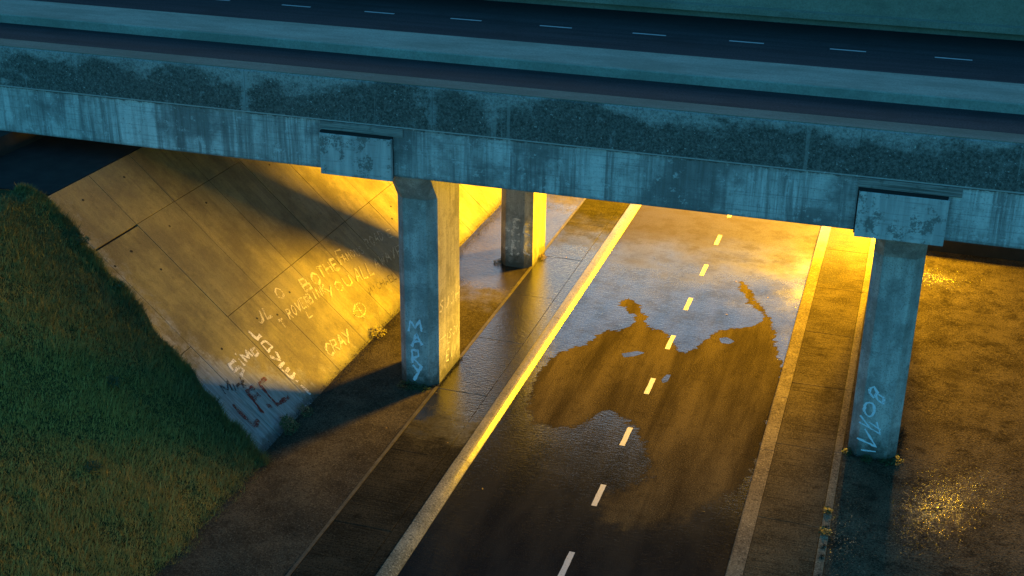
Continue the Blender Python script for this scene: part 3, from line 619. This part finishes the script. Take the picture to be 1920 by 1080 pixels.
# ------------------------------------------------------------------ sloped paving
RA = .93
def SX(z): return -14.4 - z/RA
NRM = Vector((RA, 0, 1)).normalized()   # outward normal of the slope
def SP(y, z, h=0.0): return Vector((SX(z), y, z)) + NRM*h
slope = empty('embankment_paving', (-14.4, 25.5, .1))
tag(slope, 'sloping concrete slab paving under the overpass, covered in painted names', 'slope paving')
def child(mb, name, mat, parent, **k):
    o = mb.build(name, mat, None, **k); o.location = (0, 0, 0)
    o.parent = parent; o.matrix_parent_inverse = Matrix.Translation(parent.location).inverted()
    return o
GAP = .0065
cols = [25.15] + [26.6 + 1.94*i for i in range(19)]
rows = [(-.1, 2.33), (2.33, 4.70), (4.70, 5.95)]
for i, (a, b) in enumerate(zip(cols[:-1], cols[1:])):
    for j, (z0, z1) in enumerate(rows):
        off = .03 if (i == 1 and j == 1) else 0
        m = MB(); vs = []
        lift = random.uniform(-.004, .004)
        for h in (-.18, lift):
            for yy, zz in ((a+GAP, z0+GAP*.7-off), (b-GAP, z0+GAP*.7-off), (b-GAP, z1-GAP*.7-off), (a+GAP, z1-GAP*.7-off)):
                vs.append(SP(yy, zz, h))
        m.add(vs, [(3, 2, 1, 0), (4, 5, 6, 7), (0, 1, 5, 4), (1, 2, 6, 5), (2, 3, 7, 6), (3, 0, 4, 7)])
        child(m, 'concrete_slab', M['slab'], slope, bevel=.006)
# bank behind the slabs, shelf at the top
m = MB()
m.loft([[(-14.3, y, -.3), (SX(-.2)-.0, y, -.2-.13), (SX(5.9), y, 5.9-.13), (-30, y, 5.77), (-30, y, -.3)] for y in (25.2, 64)])
struct(m.build('embankment', M['dark']))
m = MB(); m.box((-24.0, 26.9, 5.772), (-20.84, 64, 5.94)); child(m, 'top_shelf', M['abut'], slope)
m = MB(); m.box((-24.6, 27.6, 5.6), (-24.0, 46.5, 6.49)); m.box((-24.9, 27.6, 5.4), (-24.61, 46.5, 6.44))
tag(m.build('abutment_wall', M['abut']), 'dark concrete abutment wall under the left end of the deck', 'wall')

# weep holes
holes = [(1300, 480)]
for (y, z) in HOLES:
    m = MB(); c = SP(y, z, .012)
    t1 = Vector((0, 1, 0)); t2 = NRM.cross(t1)
    ring = lambda r, h: [tuple(SP(y, z, h) + t1*math.cos(2*math.pi*i/10)*r + t2*math.sin(2*math.pi*i/10)*r) for i in range(10)]
    m.loft([ring(.035, -.05), ring(.035, .006), ring(.032, .008)])
    child(m, 'weep_hole', M['dark'], slope)

# ribbons of paint laid on a plane; f(a, b, h) gives a point h above the plane
def ribbon(name, key, f, mat, parent, base=.004):
    m = MB(); h = base
    for w, pts in GRAF[key]:
        P = [Vector(p) for p in pts]; q = []
        for a, b in zip(P[:-1], P[1:]):       # subdivide for a hand-made wobble
            n = max(1, int((b-a).length/.05))
            q += [a.lerp(b, i/n) for i in range(n)]
        q.append(P[-1])
        q = [p + Vector((random.uniform(-1, 1), random.uniform(-1, 1)))*w*.12 for p in q]
        wf = random.uniform(.75, 1.15); ph = random.uniform(0, 6)
        L = []; Rr = []
        for i, p in enumerate(q):
            d = q[min(i+1, len(q)-1)] - q[max(i-1, 0)]
            if d.length < 1e-6: d = Vector((1, 0))
            d.normalize(); nn = Vector((-d.y, d.x)) * w*.5*wf*(1+.28*math.sin(i*.9+ph))*random.uniform(.85, 1.12)
            L.append(p+nn); Rr.append(p-nn)
        n = len(q)
        for i in range(n-1):
            hh = h + (i % 2)*.00012 + (i % 5)*.00003
            m.add([f(*L[i], hh), f(*Rr[i], hh), f(*Rr[i+1], hh), f(*L[i+1], hh)], [(0, 1, 2, 3)])
        h += .0004
    return child(m, name, mat, parent)
fs = lambda a, b, h: SP(a, b, h)
for key, mat in (('the famous road', 'gchalk'), ('t rovers', 'gchalk'), ('you all away', 'gchalk'), ('michael', 'gdark'), ('circled letter', 'gchalk'),
                 ('cray', 'gchalk'), ('faint letters', 'gchalk'), ('love', 'gwhite'), ('simo', 'gwhite'), ('mick', 'gdark'), ('lfc', 'gred'), ('chalk lines', 'gfaint')):
    ribbon('graffiti', key, fs, M[mat], slope, .009)['label'] = dict(love='white painted word LOVE', simo='white painted word SIMO', lfc='red painted letters LFC', mick='dark painted word Mick',
             michael='dark thin word MICHAEL').get(key, 'faded painted words on the slabs' if key not in ('circled letter',) else 'circled letter A')

# ------------------------------------------------------------------ pillars
def pillar(x0, x1, y0, y1, label, flare=.56, c=.24, group='concrete pillars under the overpass'):
    cx = (x0+x1)/2
    e = empty('bridge_pillar', (cx, (y0+y1)/2, .1)); tag(e, label, 'pillar', group)
    def ring(z, fy=0.0, s=0.0):
        a, b, p, q = x0-s, x1+s, y0-fy, y1
        return [(a+c, p, z), (b-c, p, z), (b, p+c, z), (b, q-c, z), (b-c, q, z), (a+c, q, z), (a, q-c, z), (a, p+c, z)]
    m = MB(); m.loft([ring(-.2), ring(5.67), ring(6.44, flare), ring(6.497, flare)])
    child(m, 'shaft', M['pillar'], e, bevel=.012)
    m = MB(); m.box((x0+.12, y0+.02, 6.499), (x1-.12, y1-.05, 7.098)); child(m, 'pillar_cap', M['pillar'], e)
    return e
PF = pillar(-12.70, -11.56, 30.40, 32.6, 'near left octagonal concrete pillar painted MARY, beside the sloped paving')
PR = pillar(-12.70, -11.56, 39.55, 41.6, 'far left concrete pillar painted F.C twice, seen behind the MARY pillar')
PG = pillar(-.31, .90, 30.40, 32.6, 'right concrete pillar with smeared blue NO8 near its foot, beside the asphalt apron')
pillar(-.31, .90, 39.55, 41.6, 'hidden concrete pillar directly behind the right NO8 pillar')
ribbon('graffiti', 'mary', lambda a, b, h: Vector((a, 30.4-h, b)), M['gpale'], PF)['label'] = 'pale blue painted name MARY reading downward'
ribbon('graffiti', 'side scrawl', lambda a, b, h: Vector((-11.56+h, a, b)), M['gwhite'], PF)['label'] = 'scrawled white letters on the lit side'
ribbon('graffiti', 'fc', lambda a, b, h: Vector((a, 39.55-h, b)), M['gwhite'], PR)
ribbon('graffiti', 'no8', lambda a, b, h: Vector((a, 30.4-h, b)), M['gpale'], PG)

# ------------------------------------------------------------------ overpass
bridge = empty('overpass', (-10, 37, 6.5))
tag(bridge, 'weathered concrete road overpass crossing above the lower road', 'bridge')
XL, XR = -48.0, 26.0
m = MB(); m.box((XL, 29.70, 6.5), (XR, 30.36, 7.815)); child(m, 'edge_beam', M['fascia'], bridge, bevel=.012)
m = MB()   # parapet: proud of the beam, chipped lower arris
nseg = 370; xs = np.linspace(XL, XR, nseg)
rings = []
for x in xs:
    j = random.uniform(-.005, .005); k = random.uniform(-.006, .006)
    rings.append([(x, 29.655+j*.6, 7.818), (x, 30.40, 7.818), (x, 30.40, 8.93), (x, 30.37, 8.955), (x, 29.70+k, 8.955), (x, 29.655+k, 8.925+k)])
m.loft(rings); child(m, 'parapet', M['parapet'], bridge)
m = MB(); m.box((XL, 29.69, 8.957), (XR, 30.385, 8.972)); child(m, 'parapet_coping', M['top'], bridge)
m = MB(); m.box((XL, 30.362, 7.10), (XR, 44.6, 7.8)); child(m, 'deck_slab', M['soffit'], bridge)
m = MB(); m.box((XL, 44.602, 7.05), (XR, 45.35, 7.9)); child(m, 'edge_beam', M['fascia'], bridge, bevel=.012)
grid_o = grid('carriageway', XL, XR, 30.402, 45.0, .5, 8.0, M['deck'], None)
grid_o.parent = bridge; grid_o.matrix_parent_inverse = Matrix.Translation(bridge.location).inverted()
m = MB(); m.loft([[(x, 35.80, 7.9), (x, 35.80, 8.25), (x, 35.84, 8.28), (x, 38.02, 8.28), (x, 38.06, 8.25), (x, 38.06, 7.9)] for x in (XL, XR)])
child(m, 'median_kerb', M['top2'], bridge)
for k in range(-10, 14):
    x = -17.77 + 3.155*k
    m = MB(); m.box((x-.55, 41.60, 7.99), (x+.55, 41.70, 8.005)); child(m, 'lane_dash', M['white_deck'], bridge)
# far parapet with a ledge along its foot
m = MB()
m.loft([[(x, 45.20, 7.902), (x, 45.20, 8.20), (x, 44.86, 8.22), (x, 44.86, 8.42), (x, 45.02, 8.47), (x, 45.06, 9.98), (x, 45.5, 9.98), (x, 45.5, 7.902)] for x in xs[::6]])
child(m, 'parapet', M['far'] if 'far' in M else M['top'], bridge)
# bearing cover plates standing off the beam
def cover(x0, x1, lab):
    m = MB(); m.box((x0, 29.46, 6.43), (x1, 29.585, 7.54)); o = child(m, 'cover_plate', M['plate'], bridge, bevel=.015)
    m = MB(); m.box((x0-.035, 29.587, 6.47), (x1-.03, 29.70, 7.56)); child(m, 'packing_shade', M['dark'], o)  # packing, dark and widened to paint the shadow at the plate's left edge
    m = MB(); m.box((x0+.01, 29.475, 7.542), (x1-.04, 29.586, 7.556)); child(m, 'ledge_shade', M['dark'], o)  # dark strip standing in for the shadow gap above the plate
    m = MB(); m.box((x0-.05, 29.655, 7.575), (x1+.25, 29.70, 7.80)); child(m, 'board', M['board'], bridge)
    return o
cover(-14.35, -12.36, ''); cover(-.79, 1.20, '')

# wall added beyond the right pillar to cast the dark patch there
m = MB(); m.box((1.25, 45.9, -.2), (14, 46.3, .95)); tag(m.build('shade_wall', M['abut'], bevel=.02), 'low wall added to shade the ground behind the right pillar', 'wall')

# ------------------------------------------------------------------ floodlight beyond the bridge
LAMP = LAMPS[0][0]
fl = empty('floodlight', (LAMP.x, LAMP.y+.7, -.3)); tag(fl, 'amber floodlight with an added low fill lamp on a mast beyond the bridge', 'floodlight')
m = MB(); m.tube((LAMP.x, LAMP.y+.7, -.3), (LAMP.x, LAMP.y+.7, LAMP.z+.2), .12, .08, 16); child(m, 'mast', M['steel'], fl)
n = NT('lamp_lens'); n.b.inputs['Emission Color'].default_value = (*LAMP_COL, 1); n.b.inputs['Emission Strength'].default_value = 20
M['lens'] = n.fin((.8, .8, .8), .3)
for P, W, sx, sy, nm in LAMPS:
    aim = (Vector((-20, 41.0, 0.5)) - P).normalized()
    side = aim.cross(Vector((0, 0, 1))).normalized(); upv = side.cross(aim)
    def ringon(c, a_, b_):
        return [tuple(c + side*a*a_ + upv*b*b_) for a, b in ((-1, -1), (1, -1), (1, 1), (-1, 1))]
    m = MB(); m.loft([ringon(P-aim*.3, sx*.3, sy*.3), ringon(P-aim*.08, sx*.55, sy*.55)]); hd = child(m, 'lamp_head', M['steel'], fl)
    m = MB(); m.loft([ringon(P-aim*.077, sx*.52, sy*.52), ringon(P-aim*.04, sx*.52, sy*.52)]); child(m, 'lens', M['lens'], hd)
    m = MB(); m.tube(P-aim*.2, (LAMP.x, LAMP.y+.7, P.z), .04, .04, 8); child(m, 'bracket', M['steel'], fl)
    ld = bpy.data.lights.new('floodlight_beam', 'AREA'); ld.shape = 'RECTANGLE'; ld.size = sx; ld.size_y = sy
    ld.energy = W; ld.color = LAMP_COL; ld.spread = math.radians(165)
    lo = bpy.data.objects.new('floodlight_beam', ld); COL.objects.link(lo)
    lo.matrix_world = Matrix.Translation(P) @ aim.to_track_quat('-Z', 'Y').to_matrix().to_4x4()

# ------------------------------------------------------------------ grass bank
def lumps(X, Y): return .33*sum(a*np.sin(kx*X + ky*Y + ph) for kx, ky, ph, a in _K)
def bankh(X, Y):
    """height of the turf: follows the slope, levels out at the top, with lumps"""
    base = np.clip((-14.25 - X)*RA, 0, 6.1)
    lump = lumps(X, Y)
    return base + .03 + lump*np.clip(base*2, .1, 1)
def edge_y(z): return 25.30 + .20*z
gx, gy = np.meshgrid(np.linspace(-30, -14.12, 180), np.linspace(0, 1, 150))
Zb = np.clip((-14.25-gx)*RA, 0, 6.1)
YE = edge_y(Zb) + .04*np.sin(gx*3.7)+.05*np.sin(gx*9.1) + .04*np.sin(gx*21)
GY = 12 + (YE-12)*gy
GZ = bankh(gx, GY) - np.where(gy > .995, .25, 0)
v = np.stack([gx, GY, GZ], -1).reshape(-1, 3)
ny, nx = gx.shape
i = np.arange((ny-1)*nx).reshape(ny-1, nx)[:, :-1].ravel()
F = np.concatenate([np.stack([i, i+1, i+nx+1], -1), np.stack([i, i+nx+1, i+nx], -1)])
bank = tris('grass_bank', v, F, M['soil']); struct(bank)

def blades(n, xr, yr, hmin, hmax, w, edge=False, seed=1):
    r = np.random.default_rng(seed)
    x = r.uniform(*xr, n); y = r.uniform(*yr, n)
    z0 = np.clip((-14.25-x)*RA, 0, 6.1)
    ye = edge_y(z0) + .04*np.sin(x*3.7)+.05*np.sin(x*9.1)
    if edge: y = ye - np.abs(r.normal(0, .12, n)) + .05
    k = y < ye + .03; x, y = x[k], y[k]; n = len(x)
    z = bankh(x, y)
    w = w*r.uniform(.7, 1.5, n)
    # clumpy height
    cl = np.clip(.5 + 12*lumps(x*1.7+3, y*1.7), 0, 1)
    h = r.uniform(hmin, hmax, n)*(.55+.9*cl)
    a = r.uniform(0, 2*np.pi, n); lean = r.uniform(.1, .9, n)
    dx, dy = np.cos(a), np.sin(a)
    b0 = np.stack([x-dy*w, y+dx*w, z-.01], -1); b1 = np.stack([x+dy*w, y-dx*w, z-.01], -1)
    t = np.stack([x+dx*h*lean+h*.25, y+dy*h*lean, z+h*(1.05-lean*.5)], -1)
    V = np.stack([b0, b1, t], 1).reshape(-1, 3)
    return V
V = np.concatenate([blades(200000, (-21.5, -14.05), (17.5, 27), .05, .12, .008, seed=1),
                    blades(14000, (-21.5, -14.1), (17.5, 27), .14, .30, .008, seed=2),
                    blades(16000, (-21.5, -14.2), (17.5, 27), .10, .26, .008, True, seed=3)])
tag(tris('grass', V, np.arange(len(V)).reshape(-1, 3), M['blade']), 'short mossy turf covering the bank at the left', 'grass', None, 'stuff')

# ------------------------------------------------------------------ weeds, grit, leaves
def weed(c, r, n, label, mat='weed', nrm=Vector((0, 0, 1)), hh=.16, group='weeds at the concrete edges'):
    c = Vector(c); V = []; rr = random.Random(int(c.x*97+c.y*31))
    t1 = nrm.orthogonal().normalized(); t2 = nrm.cross(t1)
    for k in range(n):
        a = rr.uniform(0, 2*math.pi); d = r*math.sqrt(rr.random()); h = rr.uniform(.02, hh)*(1-.5*d/r)
        p = c + t1*math.cos(a)*d + t2*math.sin(a)*d + nrm*h
        b = rr.uniform(0, 2*math.pi); s = rr.uniform(.018, .05)
        u = (t1*math.cos(b)+t2*math.sin(b)+nrm*rr.uniform(-.5, .6)).normalized(); w_ = u.cross(nrm).normalized()*s*.55
        V += [tuple(p-c), tuple(p-c+u*s+w_), tuple(p-c+u*s*2), tuple(p-c), tuple(p-c+u*s*2), tuple(p-c+u*s-w_)]
        if k % 5 == 0: V += [tuple(c-c+t1*math.cos(a)*d*.3), tuple(p-c), tuple(p-c+w_*.2)]
    V = np.array(V); o = tris('weed', V, np.arange(len(V)).reshape(-1, 3), M[mat]); o.location = c
    return tag(o, label, 'weed', group)
weed((-12.35, 30.3, .1), .30, 260, 'low green weeds along the foot of the MARY pillar')
weed((-11.9, 30.25, .1), .16, 110, 'small weed at the front corner of the MARY pillar', 'weed')
weed((-14.4, 27.0, .18), .32, 420, 'ivy patch at the bottom corner of the sloped paving, the largest weed there', 'weed', NRM, .12)
weed((-14.35, 27.9, .12), .25, 160, 'sparse weed on the foot of the sloped paving above the ivy patch', 'weed', NRM, .1)
weed((-14.42, 33.1, .1), .32, 200, 'brown dry stalks at the slope foot left of the MARY pillar', 'dryweed', NRM, .16)
weed((.2, 30.25, .11), .12, 140, 'pale weed growing in front of the NO8 pillar', 'weed', hh=.22)
weed((.75, 30.45, .11), .3, 300, 'leafy weeds round the right corner of the NO8 pillar foot', 'weed')
weed((-.3, 30.5, .11), .12, 90, 'small weeds at the left corner of the NO8 pillar foot', 'weed')
weed((-12.75, 39.7, .1), .16, 110, 'dark weed at the left foot of the F.C pillar', 'weed')
weed((-11.5, 40.6, .1), .2, 120, 'dry weeds at the right foot of the F.C pillar', 'dryweed')
weed((-.52, 26.6, .12), .12, 100, 'lowest weed in the crack beside the right footpath', 'weed')
weed((-.53, 27.5, .12), .09, 90, 'upper weed in the crack beside the right footpath', 'weed')
weed((-17.1, 23.4, 2.75), .18, 160, 'pale leafy weed standing in the middle of the grass bank', 'weed', hh=.3)
weed((-16.2, 21.1, 1.95), .16, 140, 'leafy weed low in the grass bank near its bottom edge', 'weed', hh=.25)
weed((-19.6, 26.2, 5.0), .25, 260, 'dark bushy weed where the turf meets the top of the paving', 'weed', hh=.3)
weed((-18.5, 26.0, 4.0), .2, 200, 'dark weed on the upper turf edge just below the bushy one', 'weed', hh=.25)

def moss_strip(name, pts, wid, h, mat, seed, parent=None, label=None):
    """lumpy dirt and moss built up along an edge"""
    r = random.Random(seed); V = []
    for (a, b) in (zip(pts[:-1], pts[1:]) if not isinstance(pts[0][0], tuple) else pts):
        a, b = Vector(a), Vector(b); n = int((b-a).length*420)
        for k in range(n):
            p = a.lerp(b, r.random()) + Vector((r.gauss(0, wid), r.gauss(0, wid*.4), 0))
            s = r.uniform(.006, .022); z = h*r.random()
            q = [p + Vector((r.uniform(-s, s), r.uniform(-s, s), z + r.uniform(0, s))) for _ in range(3)] + [p + Vector((0, 0, z-s*.5))]
            V += [q[0], q[1], q[2], q[0], q[1], q[3], q[1], q[2], q[3], q[2], q[0], q[3]]
    V = np.array([tuple(v) for v in V])
    return tag(tris(name, V, np.arange(len(V)).reshape(-1, 3), M[mat]), label, name, None, 'stuff')
moss_strip('dirt', [(-14.36, 18, .12), (-14.38, 46, .12)], .13, .09, 'grit', 5, label='dark dirt and litter built up along the foot of the slope')
moss_strip('moss', [(-12.5, 30.33, .1), (-11.8, 30.33, .1), (-11.55, 30.6, .1), (-11.52, 32.4, .1)], .04, .05, 'moss', 6, label='dark moss round the foot of the left pillar')
moss_strip('moss', [(-.33, 30.6, .1), (-.1, 30.35, .1), (.7, 30.35, .1), (.93, 30.6, .1), (1.0, 32.4, .1)], .06, .07, 'moss', 7, label='dark moss round the foot of the right pillar')
moss_strip('moss', [((-.53, yy, .118), (-.50, yy + .2, .118)) for yy in (26.7, 25.9, 25.5, 24.7, 24.2, 23.2)], .03, .03, 'moss', 9, label='dark moss clumps in the crack beside the right footpath')
# loose grit on the hard surfaces
r = random.Random(3); V = []
for k in range(5200):
    q = r.random()
    if q < .5: x, y, z = r.uniform(-14.2, -11.7), r.uniform(18, 42), .115
    elif q < .8: x, y, z = r.uniform(-.4, 3.5), r.uniform(22, 44), .115
    else: x, y, z = r.choice((-9.3, -2.55)) + r.uniform(-.06, .06), r.uniform(20, 46), .002
    s = r.uniform(.004, .013); p = Vector((x, y, z))
    c = [p + Vector((r.uniform(-s, s), r.uniform(-s, s), r.uniform(0, s*.6))) for _ in range(3)] + [p + Vector((0, 0, s*1.3))]
    V += [c[0], c[1], c[3], c[1], c[2], c[3], c[2], c[0], c[3]]
V = np.array([tuple(v) for v in V])
tag(tris('grit', V, np.arange(len(V)).reshape(-1, 3), M['grit']), 'loose grit scattered over the verge and apron', 'grit', None, 'stuff')

lm = MB(); lm.add([(-.035, 0, 0), (-.01, .018, .008), (.03, .008, .012), (.04, 0, .004), (.012, -.018, .01), (-.02, -.014, .006)], [(0, 4, 3, 1), (0, 5, 4), (1, 3, 2)])
for k, (x, y, z, lab) in enumerate(LEAVES):
    o = lm.build('fallen_leaf', M['leaf']) if k == 0 else first.copy()
    if k == 0: first = o
    else: COL.objects.link(o)
    o.location = (x, y, z); o.rotation_euler = (0, 0, r.uniform(0, 6.28)); o.scale = (1, 1, 1)
    tag(o, lab, 'leaf', 'fallen leaves on the paths and road')
